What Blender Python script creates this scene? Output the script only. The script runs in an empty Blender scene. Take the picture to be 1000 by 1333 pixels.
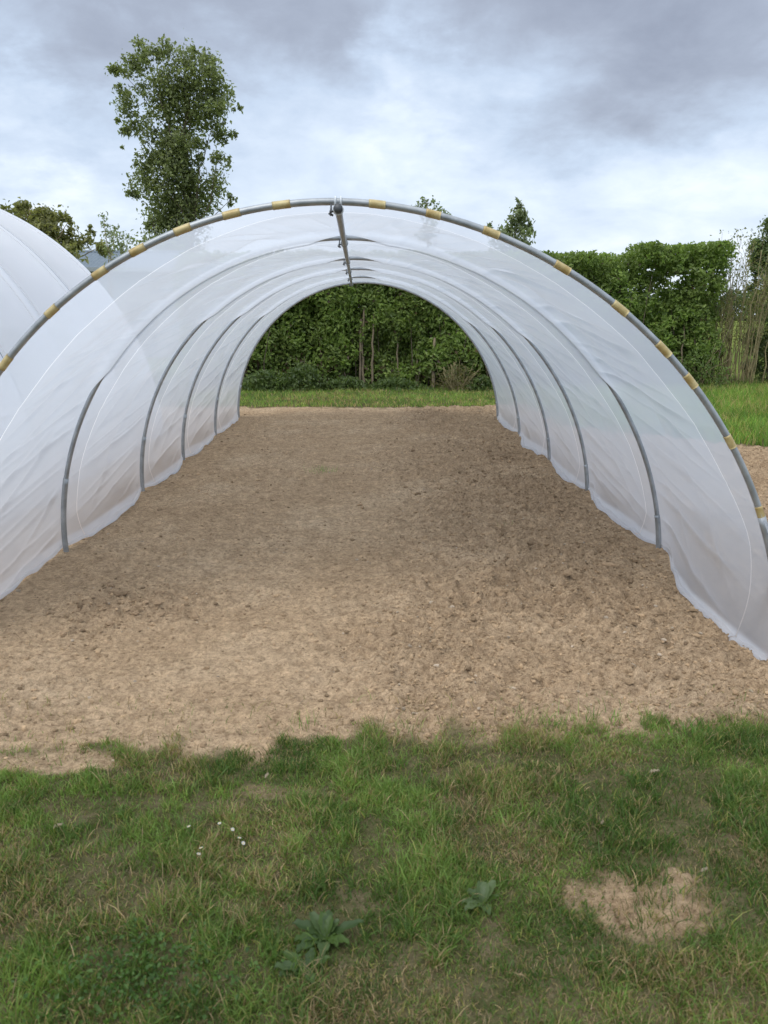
import bpy, math, random
import numpy as np
from mathutils import Vector, Matrix

S = bpy.context.scene
COL = S.collection
RNG = np.random.default_rng(11)
random.seed(5)

# ------------------------------------------------------------------ camera numbers
FPX, PITCH, YAW, ROLL, EYE = 1056.0, 0.2394, 0.0148, 0.0024, 1.6
_fw = np.array([math.sin(YAW) * math.cos(PITCH), math.cos(YAW) * math.cos(PITCH), -math.sin(PITCH)])
_ri = np.array([math.cos(YAW), -math.sin(YAW), 0.0])
_up = np.cross(_ri, _fw)
RI = _ri * math.cos(ROLL) + _up * math.sin(ROLL)
UP = -_ri * math.sin(ROLL) + _up * math.cos(ROLL)
FW = _fw


def ray(px, py):
    d = FW + RI * (px - 500) / FPX - UP * (py - 666.5) / FPX
    return d


def at(px, py, y):
    """the point on the vertical plane at distance y seen at that place of the photograph"""
    d = ray(px, py)
    return np.array([0, 0, EYE]) + d * (y / d[1])


def on_ground(px, py, z=0.0):
    d = ray(px, py)
    return np.array([0, 0, EYE]) + d * ((z - EYE) / d[2])


# ------------------------------------------------------------------ noise
def _hash(ix, iy, seed):
    h = (ix.astype(np.int64) * 374761393 + iy.astype(np.int64) * 668265263 + seed * 974634777) & 0xFFFFFFFF
    h = ((h ^ (h >> 13)) * 1274126177) & 0xFFFFFFFF
    h = (h ^ (h >> 16)) & 0xFFFFFFFF
    return h / 4294967295.0


def vn(x, y, seed=0):
    x = np.asarray(x, float); y = np.asarray(y, float)
    ix = np.floor(x); iy = np.floor(y)
    fx = x - ix; fy = y - iy
    fx = fx * fx * fx * (fx * (fx * 6 - 15) + 10); fy = fy * fy * fy * (fy * (fy * 6 - 15) + 10)
    a = _hash(ix, iy, seed); b = _hash(ix + 1, iy, seed)
    c = _hash(ix, iy + 1, seed); d = _hash(ix + 1, iy + 1, seed)
    return (a * (1 - fx) + b * fx) * (1 - fy) + (c * (1 - fx) + d * fx) * fy


def fbm(x, y, seed=0, octs=4, gain=0.5):
    s = 0.0; a = 1.0; t = 0.0
    for o in range(octs):
        s = s + a * vn(x * 2 ** o + 17.3 * o, y * 2 ** o - 9.1 * o, seed + o * 7)
        t += a; a *= gain
    return s / t


def sst(e0, e1, x):
    t = np.clip((x - e0) / (e1 - e0), 0, 1)
    return t * t * (3 - 2 * t)


# ------------------------------------------------------------------ mesh helpers
def mesh_object(name, V, faces, mat, parent=None, smooth=False, col=None, attrs=None, loc=None):
    me = bpy.data.meshes.new(name)
    V = np.ascontiguousarray(V, dtype=np.float32)
    if loc is not None:
        V = V - np.array(loc, dtype=np.float32)
    me.vertices.add(len(V)); me.vertices.foreach_set('co', V.ravel())
    faces = [np.asarray(f, dtype=np.int32) for f in faces if len(f)]
    tot = np.concatenate([np.full(len(f), f.shape[1], np.int32) for f in faces])
    idx = np.concatenate([f.ravel() for f in faces])
    st = np.concatenate([[0], np.cumsum(tot)[:-1]]).astype(np.int32)
    me.loops.add(len(idx)); me.loops.foreach_set('vertex_index', idx)
    me.polygons.add(len(tot)); me.polygons.foreach_set('loop_start', st); me.polygons.foreach_set('loop_total', tot)
    me.polygons.foreach_set('use_smooth', np.full(len(tot), smooth, dtype=bool))
    if col is not None:
        a = me.attributes.new('tint', 'FLOAT_COLOR', 'POINT')
        c = np.ones((len(V), 4), np.float32); c[:, :3] = col
        a.data.foreach_set('color', c.ravel())
    for k, v in (attrs or {}).items():
        a = me.attributes.new(k, 'FLOAT', 'POINT'); a.data.foreach_set('value', np.asarray(v, np.float32).ravel())
    me.update(calc_edges=True); me.validate()
    if mat: me.materials.append(mat)
    o = bpy.data.objects.new(name, me); COL.objects.link(o)
    if loc is not None and parent is None: o.location = loc
    if parent is not None: o.parent = parent
    return o


def tag(o, label=None, cat=None, group=None, kind=None):
    if label: o['label'] = label
    if cat: o['category'] = cat
    if group: o['group'] = group
    if kind: o['kind'] = kind
    return o


def empty(name, loc, label, cat, group=None):
    o = bpy.data.objects.new(name, None); COL.objects.link(o)
    o.location = loc; o.empty_display_size = 0.2
    return tag(o, label, cat, group)


class MB:
    """collects shapes into one mesh"""
    def __init__(s): s.V = []; s.Q = []; s.T = []; s.n = 0; s.C = []
    def add(s, V, Q=(), T=(), col=None):
        V = np.asarray(V, float)
        if len(Q): s.Q.append(np.asarray(Q, int) + s.n)
        if len(T): s.T.append(np.asarray(T, int) + s.n)
        s.V.append(V); s.n += len(V)
        s.C.append(np.tile(np.asarray(col if col is not None else (1, 1, 1), float), (len(V), 1)) if np.ndim(col) < 2 else np.asarray(col))
    def tube(s, P, r, seg=10, col=None, cap=True):
        P = np.asarray(P, float); n = len(P); r = np.broadcast_to(np.asarray(r, float), (n,))
        T = np.gradient(P, axis=0); T /= np.linalg.norm(T, axis=1)[:, None] + 1e-12
        a = np.array([0, 0, 1.0]) if abs(T[0][2]) < .9 else np.array([1.0, 0, 0])
        N = np.cross(T[0], a); N /= np.linalg.norm(N)
        ang = np.linspace(0, 2 * np.pi, seg, endpoint=False)
        V = np.zeros((n, seg, 3))
        for i in range(n):
            N = N - T[i] * (N @ T[i]); N /= np.linalg.norm(N) + 1e-12
            B = np.cross(T[i], N)
            V[i] = P[i] + r[i] * (np.cos(ang)[:, None] * N + np.sin(ang)[:, None] * B)
        V = V.reshape(-1, 3)
        Q = [(i * seg + j, i * seg + (j + 1) % seg, (i + 1) * seg + (j + 1) % seg, (i + 1) * seg + j) for i in range(n - 1) for j in range(seg)]
        Tt = []
        if cap:
            c0 = len(V); V = np.vstack([V, P[0], P[-1]])
            Tt = [(c0, (j + 1) % seg, j) for j in range(seg)] + [(c0 + 1, (n - 1) * seg + j, (n - 1) * seg + (j + 1) % seg) for j in range(seg)]
        s.add(V, Q, Tt, col)
    def box(s, c, size, R=None, col=None, bev=0.0):
        h = np.asarray(size, float) / 2
        if bev <= 0:
            V = np.array([(x, y, z) for x in (-1, 1) for y in (-1, 1) for z in (-1, 1)]) * h
            Q = [(0, 1, 3, 2), (4, 6, 7, 5), (0, 4, 5, 1), (2, 3, 7, 6), (0, 2, 6, 4), (1, 5, 7, 3)]
        else:
            b = bev
            ring = lambda z, i: [(-h[0] + i, -h[1] + i, z), (h[0] - i, -h[1] + i, z), (h[0] - i, h[1] - i, z), (-h[0] + i, h[1] - i, z)]
            V = np.array(ring(-h[2], b) + ring(-h[2] + b, 0) + ring(h[2] - b, 0) + ring(h[2], b))
            Q = [(3, 2, 1, 0), (12, 13, 14, 15)] + [(k * 4 + j, k * 4 + (j + 1) % 4, k * 4 + 4 + (j + 1) % 4, k * 4 + 4 + j) for k in range(3) for j in range(4)]
        if R is not None: V = V @ np.asarray(R).T
        s.add(V + np.asarray(c), Q, (), col)
    def build(s, name, mat, parent=None, smooth=True, use_col=False, loc=None):
        f = []
        if s.Q: f.append(np.vstack(s.Q))
        if s.T: f.append(np.vstack(s.T))
        return mesh_object(name, np.vstack(s.V), f, mat, parent, smooth, np.vstack(s.C) if use_col else None, loc=loc)


# ------------------------------------------------------------------ materials
def new_mat(name):
    m = bpy.data.materials.new(name); m.use_nodes = True
    nt = m.node_tree; nt.nodes.clear()
    out = nt.nodes.new('ShaderNodeOutputMaterial')
    return m, nt, out


def nd(nt, typ, **kw):
    n = nt.nodes.new(typ)
    for k, v in kw.items():
        if k.startswith('_'): n.inputs[k[1:].replace('_', ' ')].default_value = v
        else: setattr(n, k, v)
    return n


def mixc(nt, fac, a, b, blend='MIX'):
    m = nt.nodes.new('ShaderNodeMix'); m.data_type = 'RGBA'; m.blend_type = blend
    for sock, v in ((m.inputs[0], fac), (m.inputs[6], a), (m.inputs[7], b)):
        if hasattr(v, 'is_output'): nt.links.new(v, sock)
        elif isinstance(v, (int, float)): sock.default_value = v
        else: sock.default_value = (*v, 1) if len(v) == 3 else v
    return m.outputs[2]


def ramp(nt, src, stops):
    r = nt.nodes.new('ShaderNodeValToRGB')
    e = r.color_ramp.elements
    while len(e) < len(stops): e.new(0.5)
    for el, (p, c) in zip(e, stops):
        el.position = p; el.color = (*c, 1) if not isinstance(c, (int, float)) else (c, c, c, 1)
    nt.links.new(src, r.inputs[0]); return r.outputs[0]


def noise(nt, vec, scale, detail=4, rough=.55, dist=0.0):
    n = nd(nt, 'ShaderNodeTexNoise'); n.inputs['Scale'].default_value = scale
    n.inputs['Detail'].default_value = detail; n.inputs['Roughness'].default_value = rough
    n.inputs['Distortion'].default_value = dist
    if vec is not None: nt.links.new(vec, n.inputs['Vector'])
    return n.outputs['Fac']


def leaf_material(name, trans=0.35, gloss=0.08, rough=.45, vary=.25):
    m, nt, out = new_mat(name)
    a = nd(nt, 'ShaderNodeAttribute', attribute_name='tint')
    tc = nd(nt, 'ShaderNodeTexCoord')
    f = noise(nt, tc.outputs['Object'], 9, 3)
    c = mixc(nt, vary, a.outputs['Color'], ramp(nt, f, [(.3, (.5, .55, .45)), (.7, (1.6, 1.55, 1.2))]), 'MULTIPLY')
    d = nd(nt, 'ShaderNodeBsdfDiffuse'); t = nd(nt, 'ShaderNodeBsdfTranslucent'); g = nd(nt, 'ShaderNodeBsdfGlossy')
    nt.links.new(c, d.inputs['Color'])
    c2 = mixc(nt, 1.0, c, (1.15, 1.25, .7), 'MULTIPLY'); nt.links.new(c2, t.inputs['Color'])
    g.inputs['Roughness'].default_value = rough; g.inputs['Color'].default_value = (.9, .95, 1, 1)
    m1 = nd(nt, 'ShaderNodeMixShader'); m1.inputs[0].default_value = trans
    nt.links.new(d.outputs[0], m1.inputs[1]); nt.links.new(t.outputs[0], m1.inputs[2])
    m2 = nd(nt, 'ShaderNodeMixShader'); m2.inputs[0].default_value = gloss
    nt.links.new(m1.outputs[0], m2.inputs[1]); nt.links.new(g.outputs[0], m2.inputs[2])
    nt.links.new(m2.outputs[0], out.inputs[0])
    return m


def principled(name, color, rough=.5, metal=0.0, nscale=None, c2=None, bump=0.0, bscale=40):
    m, nt, out = new_mat(name)
    p = nd(nt, 'ShaderNodeBsdfPrincipled'); p.inputs['Roughness'].default_value = rough; p.inputs['Metallic'].default_value = metal
    tc = nd(nt, 'ShaderNodeTexCoord')
    if nscale:
        f = noise(nt, tc.outputs['Object'], nscale, 5)
        nt.links.new(ramp(nt, f, [(.32, color), (.7, c2)]), p.inputs['Base Color'])
        r2 = nd(nt, 'ShaderNodeMapRange'); r2.inputs[3].default_value = max(.05, rough - .12); r2.inputs[4].default_value = min(1, rough + .15)
        nt.links.new(f, r2.inputs[0]); nt.links.new(r2.outputs[0], p.inputs['Roughness'])
    else:
        p.inputs['Base Color'].default_value = (*color, 1)
    if bump:
        b = nd(nt, 'ShaderNodeBump'); b.inputs['Strength'].default_value = bump; b.inputs['Distance'].default_value = .01
        nt.links.new(noise(nt, tc.outputs['Object'], bscale, 4), b.inputs['Height']); nt.links.new(b.outputs[0], p.inputs['Normal'])
    nt.links.new(p.outputs[0], out.inputs[0]); return m


def film_material(name, tint=(.86, .87, .9), clear=.10, trans=.62, dust=(.74, .68, .64)):
    """milky polythene: scatters light through, a little clear, dusty and faintly glossy"""
    m, nt, out = new_mat(name)
    geo = nd(nt, 'ShaderNodeNewGeometry')
    tc = nd(nt, 'ShaderNodeTexCoord')
    f = noise(nt, tc.outputs['Object'], 1.7, 5, .6)
    base = mixc(nt, ramp(nt, f, [(.42, 0.0), (.85, .35)]), tint, dust)
    sep = nd(nt, 'ShaderNodeSeparateXYZ'); nt.links.new(tc.outputs['Object'], sep.inputs[0])
    # pinkish glow of the soil painted into the colour towards the foot
    low = nd(nt, 'ShaderNodeMapRange'); low.inputs[1].default_value = .0; low.inputs[2].default_value = .9; low.inputs[3].default_value = .35; low.inputs[4].default_value = 0
    nt.links.new(sep.outputs['Z'], low.inputs[0])
    bright_hem0 = nd(nt, 'ShaderNodeAttribute', attribute_name='bright_hem')
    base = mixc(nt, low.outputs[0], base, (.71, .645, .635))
    base = mixc(nt, bright_hem0.outputs['Fac'], base, (.86, .89, .95))  # foot strip coloured paler for the light on its upturned face
    d = nd(nt, 'ShaderNodeBsdfDiffuse'); nt.links.new(base, d.inputs[0])
    t = nd(nt, 'ShaderNodeBsdfTranslucent'); nt.links.new(base, t.inputs[0])
    bright_hem = nd(nt, 'ShaderNodeAttribute', attribute_name='bright_hem')
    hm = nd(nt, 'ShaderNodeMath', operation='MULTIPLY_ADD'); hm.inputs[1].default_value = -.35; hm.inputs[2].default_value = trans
    nt.links.new(bright_hem.outputs['Fac'], hm.inputs[0])
    a = nd(nt, 'ShaderNodeMixShader'); nt.links.new(hm.outputs[0], a.inputs[0])
    nt.links.new(d.outputs[0], a.inputs[1]); nt.links.new(t.outputs[0], a.inputs[2])
    tr = nd(nt, 'ShaderNodeBsdfTransparent'); tr.inputs[0].default_value = (.95, .96, .98, 1)
    thin = nd(nt, 'ShaderNodeAttribute', attribute_name='clear')
    ad = nd(nt, 'ShaderNodeMath', operation='MULTIPLY_ADD'); ad.inputs[1].default_value = .10; ad.inputs[2].default_value = clear
    nt.links.new(thin.outputs['Fac'], ad.inputs[0])
    b = nd(nt, 'ShaderNodeMixShader'); nt.links.new(ad.outputs[0], b.inputs[0])
    nt.links.new(a.outputs[0], b.inputs[1]); nt.links.new(tr.outputs[0], b.inputs[2])
    g = nd(nt, 'ShaderNodeBsdfGlossy'); g.inputs['Roughness'].default_value = .42; g.inputs[0].default_value = (.95, .95, .97, 1)
    fr = nd(nt, 'ShaderNodeFresnel'); fr.inputs[0].default_value = 1.3
    sc = nd(nt, 'ShaderNodeMath', operation='MULTIPLY'); sc.inputs[1].default_value = .4; nt.links.new(fr.outputs[0], sc.inputs[0])
    c = nd(nt, 'ShaderNodeMixShader'); nt.links.new(sc.outputs[0], c.inputs[0])
    nt.links.new(b.outputs[0], c.inputs[1]); nt.links.new(g.outputs[0], c.inputs[2])
    bu = nd(nt, 'ShaderNodeBump'); bu.inputs['Strength'].default_value = .13; bu.inputs['Distance'].default_value = .012
    mp = nd(nt, 'ShaderNodeMapping'); mp.inputs['Scale'].default_value = (5, 1.3, 7); mp.inputs['Rotation'].default_value = (.15, 0, .1)
    nt.links.new(tc.outputs['Object'], mp.inputs[0])
    nt.links.new(noise(nt, mp.outputs[0], 2.2, 6, .6, .4), bu.inputs['Height'])
    for s_ in (d, t, g): nt.links.new(bu.outputs[0], s_.inputs['Normal'])
    nt.links.new(c.outputs[0], out.inputs[0])
    return m


M_STEEL = principled('galvanised_steel', (.30, .32, .33), .42, .55, 14, (.46, .48, .49), .05, 60)
M_BRASS = principled('amber_clip_plastic', (.42, .30, .11), .4, .15, 22, (.62, .52, .27))
M_DARK = principled('dark_bolt', (.10, .105, .11), .5, .4)
M_CLEARBAND = principled('pale_band', (.75, .78, .80), .3)
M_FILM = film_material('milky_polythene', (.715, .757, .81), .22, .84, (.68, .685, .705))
M_FILM2 = film_material('bright_polythene', (.96, .97, .985), .06, .42, (.86, .86, .87))
M_CREASE = film_material('bright_crease', (.98, .98, .99), .12, .86, (.96, .97, .98))  # paler film that carries the crease highlight in its colour
M_LEAF = leaf_material('leaves', .48, .02)
M_GRASS = leaf_material('grass_blades', .35, .015, .5, .15)
M_DRY = leaf_material('dry_straw', .15, .03, .5, .1)
M_BARK = principled('bark', (.10, .075, .05), .85, 0, 12, (.20, .16, .115), .6, 30)
M_PALEBARK = principled('pale_bark', (.22, .17, .10), .85, 0, 10, (.34, .27, .15), .5, 30)
M_STEMS = principled('hedge_stems', (.13, .10, .065), .85, 0, 10, (.24, .19, .12), .5, 30)
M_CANE = principled('yellow_stems', (.23, .19, .09), .7, 0, 8, (.36, .30, .15), .2, 30)
M_ROOF = principled('grey_roofing', (.16, .20, .235), .7, 0, 6, (.21, .25, .285), .3, 20)
M_SHED = principled('shed_boards', (.30, .33, .35), .7, 0, 5, (.38, .41, .43), .3, 20)
M_PETAL = principled('white_petals', (.48, .47, .44), .6)
M_EYE = principled('yellow_flower_eye', (.7, .5, .05), .6)

# ------------------------------------------------------------------ ground
HOOP_Y = [3.697, 5.407, 7.339, 9.001, 10.919, 12.865]
TW, TZ, TN, TCX = 2.0554, 2.0679, 1.9557, -0.0592


def soil_mask(x, y):
    """1 on the tilled soil, 0 on turf"""
    wob = (fbm(x * 1.6, y * 1.6, 3, 3) - .5) * .32 + (fbm(x * 9, y * 9, 5, 3) - .5) * .26
    front = 2.80 + .01 * np.tanh(x) + wob
    front = front - .04 * np.exp(-((x + 1.25) / .35) ** 2)
    front_m = sst(-.09, .09, y - front)
    back_m = 1 - sst(-.12, .12, y - (14.35 + wob * 1.4))
    rlim = np.where(y < 4, 5.2, 5.2 + 0 * y) + wob * 1.2 - sst(9, 12, y) * 2.4
    right_m = 1 - sst(-.15, .15, x - rlim)
    m = front_m * back_m * right_m
    # worn spots in the lawn
    for cx, cy, rx, ry, a in ((.73, 1.91, .25, .15, .88), (-.36, 2.50, .17, .05, .3), (-.12, 2.46, .2, .04, .28), (-1.15, 2.66, .26, .10, .9), (.30, 2.42, .16, .05, .2)):
        d = ((x - cx) / rx) ** 2 + ((y - cy) / ry) ** 2
        d = d + (fbm(x * 9, y * 9, 8, 4) - .5) * 1.5
        m = np.maximum(m, a * (1 - sst(.35, 1.15, d)))
    return m


def rough_mask(x, y):
    r = .22 + .85 * sst(-.4, 1.0, x + (fbm(x * .8, y * .8, 31, 3) - .5) * 1.4)
    r = r * (1 - .7 * np.exp(-((x + .55 - .06 * (y - 5) + .25 * np.sin(y * .8)) / .42) ** 2))
    r = np.maximum(r, .9 * np.exp(-(((x + 1.35) / .5) ** 2 + ((y - 4.3) / .45) ** 2)))
    r = r * (.45 + 1.1 * fbm(x * 1.3, y * 1.3, 44, 3))
    return np.clip(r, 0, 1.3)


def ridge(n): return 1 - np.abs(2 * n - 1)


def ground_z(x, y, m=None):
    if m is None: m = soil_mask(x, y)
    base = (fbm(x * .7, y * .7, 21, 2) - .5) * .05
    rg = rough_mask(x, y)
    calm = 1 - .75 * np.exp(-((np.abs(x - TCX) - 1.98) / .16) ** 2) * ((y > 3) & (y < 13.2))
    lump = (fbm(x * 5, y * 5, 61, 4, .6) - .5) * .070 * (.5 + rg) * calm
    clod = np.clip(ridge(fbm(x * 13, y * 13, 71, 3, .55)) - .42, 0, 1) * .075 * rg * calm
    fine = (fbm(x * 30, y * 30, 81, 3, .65) - .5) * .040 * (.40 + rg) * calm
    lawn = (fbm(x * 3, y * 3, 91, 4) - .5) * .045 + .012
    far = sst(18, 40, np.hypot(x, y))
    return (base + m * (lump + clod + fine) + (1 - m) * lawn) * (1 - far)


def grid(xs, ys):
    X, Y = np.meshgrid(xs, ys)
    nx, ny = len(xs), len(ys)
    i = np.arange(nx * ny).reshape(ny, nx)
    Q = np.stack([i[:-1, :-1], i[:-1, 1:], i[1:, 1:], i[1:, :-1]], -1).reshape(-1, 4)
    return X.ravel(), Y.ravel(), Q


def ground_material():
    m, nt, out = new_mat('earth_and_turf')
    tc = nd(nt, 'ShaderNodeTexCoord'); P = tc.outputs['Object']
    a = nd(nt, 'ShaderNodeAttribute', attribute_name='soil')
    rg = nd(nt, 'ShaderNodeAttribute', attribute_name='rough')
    n1 = noise(nt, P, 1.1, 6, .6, .3); n2 = noise(nt, P, 8, 6, .65); n3 = noise(nt, P, 60, 4, .7); n4 = noise(nt, P, 190, 3, .6)
    c1 = ramp(nt, n1, [(.28, (.435, .312, .197)), (.50, (.49, .358, .23)), (.72, (.55, .417, .28))])
    c1 = mixc(nt, .55, c1, ramp(nt, n2, [(.3, (.70, .67, .64)), (.52, (1.03, 1.03, 1.02)), (.72, (1.32, 1.3, 1.26))]), 'MULTIPLY')
    c1 = mixc(nt, .75, c1, ramp(nt, n3, [(.30, (.5, .46, .42)), (.48, (1.05, 1.05, 1.05)), (.70, (1.3, 1.3, 1.3))]), 'MULTIPLY')
    n5 = noise(nt, P, 24, 4, .7)
    c1 = mixc(nt, .7, c1, ramp(nt, n5, [(.34, (.58, .55, .52)), (.5, (1, 1, 1)), (.66, (1.25, 1.25, 1.24))]), 'MULTIPLY')
    c1 = mixc(nt, .45, c1, ramp(nt, n4, [(.3, (.6, .58, .56)), (.5, (1, 1, 1)), (.72, (1.35, 1.35, 1.35))]), 'MULTIPLY')
    # freshly turned damp earth where it is rough
    rr = nd(nt, 'ShaderNodeMath', operation='MULTIPLY'); rr.inputs[1].default_value = .22; nt.links.new(rg.outputs['Fac'], rr.inputs[0])
    c1 = mixc(nt, rr.outputs[0], c1, mixc(nt, 1.0, c1, (.60, .585, .60), 'MULTIPLY'))
    t1 = ramp(nt, n2, [(.3, (.07, .075, .03)), (.5, (.13, .12, .06)), (.7, (.19, .155, .095))])
    t1 = mixc(nt, .5, t1, ramp(nt, n3, [(.3, (.5, .5, .5)), (.7, (1.4, 1.4, 1.3))]), 'MULTIPLY')
    # a meadow colour far away
    far = nd(nt, 'ShaderNodeAttribute', attribute_name='meadow')
    mead = ramp(nt, noise(nt, P, .05, 4), [(.35, (.10, .16, .035)), (.65, (.22, .25, .07))])
    t1 = mixc(nt, far.outputs['Fac'], t1, mead)
    c = mixc(nt, a.outputs['Fac'], t1, c1)
    p = nd(nt, 'ShaderNodeBsdfDiffuse'); p.inputs['Roughness'].default_value = 1
    nt.links.new(c, p.inputs['Color'])
    b = nd(nt, 'ShaderNodeBump'); b.inputs['Strength'].default_value = 1.0; b.inputs['Distance'].default_value = .02
    ad = nd(nt, 'ShaderNodeMath', operation='MULTIPLY_ADD'); ad.inputs[1].default_value = .5
    nt.links.new(n4, ad.inputs[0]); nt.links.new(n3, ad.inputs[2])
    nt.links.new(ad.outputs[0], b.inputs['Height']); nt.links.new(b.outputs[0], p.inputs['Normal'])
    nt.links.new(p.outputs[0], out.inputs[0]); return m


M_GROUND = ground_material()


def axis(brk):
    out = [brk[0][0]]
    for (a, sa), (b, sb) in zip(brk[:-1], brk[1:]):
        x = a
        while True:
            t = (x - a) / (b - a); x += sa * (1 - t) + sb * t
            if x >= b - .3 * sb: break
            out.append(x)
        out.append(b)
    return np.array(out)


gx = axis([(-900, 200), (-60, 12), (-9, .9), (-3.2, .08), (-2.5, .018), (2.6, .018), (5.6, .04), (9, .2), (60, 12), (900, 200)])
gy = axis([(-60, 12), (0, .3), (1.2, .011), (3.6, .010), (6.5, .016), (15, .032), (19, .12), (60, 8), (1800, 300)])
X, Y, Q = grid(gx, gy)
m_ = soil_mask(X, Y)
Z = ground_z(X, Y, m_)
ground = mesh_object('ground', np.stack([X, Y, Z], 1), [Q], M_GROUND, smooth=True,
                     attrs={'soil': m_, 'rough': np.where((Y < 2.45) & (X > .3), 1.3, rough_mask(X, Y) * m_), 'meadow': sst(19, 26, np.hypot(X, Y))})
tag(ground, kind='structure')


# ------------------------------------------------------------------ grass
def blades(name, x, y, length, width, colr, lean, label, cat='grass', mat=None, levels=3, kind='stuff', z=None):
    n = len(x)
    z = ground_z(x, y) if z is None else z
    h = RNG.uniform(0, 2 * np.pi, n)
    dx, dy = np.cos(h), np.sin(h)
    fw = RNG.uniform(0, np.pi, n)                       # which way the flat of the blade faces
    wx, wy = np.cos(fw), np.sin(fw)
    V = np.zeros((n, 2 * levels + 1, 3)); 
    for k in range(levels + 1):
        t = k / levels
        out = lean * length * (t ** 1.7); upz = length * t * np.sqrt(np.clip(1 - (lean * t * .85) ** 2, .05, 1))
        cx = x + dx * out; cy = y + dy * out; cz = z - .004 + upz
        if k < levels:
            w = width * (1 - .75 * t ** 1.5) * .5
            V[:, 2 * k] = np.stack([cx - wx * w, cy - wy * w, cz], 1); V[:, 2 * k + 1] = np.stack([cx + wx * w, cy + wy * w, cz], 1)
        else:
            V[:, 2 * k] = np.stack([cx, cy, cz], 1)
    m = 2 * levels + 1
    b = (np.arange(n) * m)[:, None]
    Qs = np.concatenate([b + np.array([[2 * k, 2 * k + 1, 2 * k + 3, 2 * k + 2]]) for k in range(levels - 1)])
    Ts = b + np.array([[2 * levels - 2, 2 * levels - 1, 2 * levels]])
    o = mesh_object(name, V.reshape(-1, 3), [Qs, Ts], mat or M_GRASS, smooth=True, col=np.repeat(colr, m, 0))
    return tag(o, label, cat, kind=kind)


def turf(n, x0, x1, y0, y1, thr_noise=True):
    x = RNG.uniform(x0, x1, n); y = RNG.uniform(y0, y1, n)
    m = soil_mask(x, y)
    dens = (.42 + .8 * sst(.36, .60, fbm(x * 3.2, y * 3.2, 101, 3))) * (.45 + .8 * sst(.38, .60, fbm(x * 12, y * 12, 103, 2))) if thr_noise else np.ones(n)
    for px, py, r in ((424, 1222, .085), (398, 1268, .05), (630, 1178, .075)):
        g = on_ground(px, py, .02); dens = dens * (1 - .85 * np.exp(-((x - g[0]) ** 2 + ((y - g[1]) * 1.1) ** 2) / r ** 2))
    keep = RNG.random(n) < np.clip((1 - m) ** 1.4 * dens, 0, 1) + (.012 * (m > .5) + .10 * (y < 2.3) * (m > .3)) * (y < 3.2)
    return x[keep], y[keep]


def turf_colour(x, y, seed):
    n = len(x)
    g = .5 * fbm(x * 2.1, y * 2.1, seed, 3) + .5 * fbm(x * 7, y * 7, seed + 9, 3)
    k = np.clip((g - .38) / .26 + RNG.normal(0, .16, n), 0, 1)[:, None]
    green = np.array([.075, .13, .030]) * (1 - k) + np.array([.175, .26, .062]) * k
    dry = np.array([.36, .265, .15]); yel = np.array([.25, .24, .075])
    pd = .07 + .34 * sst(.50, .68, fbm(x * 2.6, y * 2.6, seed + 50, 3)) + .35 * soil_mask(x, y)
    r = RNG.random(n)
    c = np.where((r < pd)[:, None], dry * RNG.uniform(.55, 1.15, (n, 1)), np.where((r < pd + .12)[:, None], yel, green))
    return c * RNG.uniform(.85, 1.6, (n, 1))


x, y = turf(420000, -1.75, 1.95, 1.2, 3.25)
clump = .5 * fbm(x * 5, y * 5, 131, 3) + .5 * fbm(x * 12, y * 12, 103, 2)
L = RNG.gamma(6, .0041, len(x)) * (.45 + 1.1 * sst(.35, .7, clump)) + .008
blades('grass', x, y, L, RNG.uniform(.0018, .0040, len(x)), turf_colour(x, y, 150), RNG.uniform(.25, 1.0, len(x)),
       'short ragged lawn grass in front of the tunnel mouth')
# matted dry thatch and straw between the blades
x, y = turf(16000, -1.75, 1.95, 1.2, 3.1, False)
k = RNG.random(len(x)) < .25 + .9 * sst(.45, .65, fbm(x * 2.6, y * 2.6, 200, 3))
x, y = x[k], y[k]
dc = np.array([.33, .25, .15]) * RNG.uniform(.45, 1.15, (len(x), 1))
o = blades('dry_thatch', x, y, RNG.uniform(.010, .035, len(x)), RNG.uniform(.001, .0022, len(x)), dc, np.full(len(x), 1.12), 'pale dry thatch lying between the green lawn blades', mat=M_DRY, levels=2)
# turf between the soil and the hedge and beside the tunnel
x, y = turf(120000, -3.5, 10.5, 9.5, 18.3, False)
k = (x > 2.6) | (y > 13.6); x, y = x[k], y[k]
L = RNG.gamma(5, .016, len(x)) + .03
L = L * np.where(x > 3, 1.35, .6)
c = 1.25 * turf_colour(x, y, 260) * np.where((x > 3)[:, None], np.array([1.0, 1.1, .85]), np.array([1.1, 1.1, 1.0]))
blades('far_grass', x, y, L, RNG.uniform(.006, .012, len(x)), c, RNG.uniform(.2, .9, len(x)), 'rough grass strip between the tilled soil and hedge', levels=2)
# seedlings and stray tufts on the soil
tx, ty = [], []
for px, py, n, s in ((415, 615, 60, .10), (425, 617, 30, .08), (660, 690, 12, .05), (395, 940, 20, .04), (700, 948, 50, .05), (730, 955, 70, .06), (800, 950, 60, .08), (905, 965, 50, .06), (530, 150 + 800, 20, .06)):
    g = on_ground(px, py); tx.append(RNG.normal(g[0], s, n)); ty.append(RNG.normal(g[1], s * .6, n))
tx = np.concatenate(tx); ty = np.concatenate(ty)
blades('stray_tufts', tx, ty, RNG.uniform(.03, .09, len(tx)), RNG.uniform(.002, .004, len(tx)), turf_colour(tx, ty, 300) * np.array([.8, 1.15, .9]), RNG.uniform(.2, .7, len(tx)), 'thin green tufts straying onto the bare soil')

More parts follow.
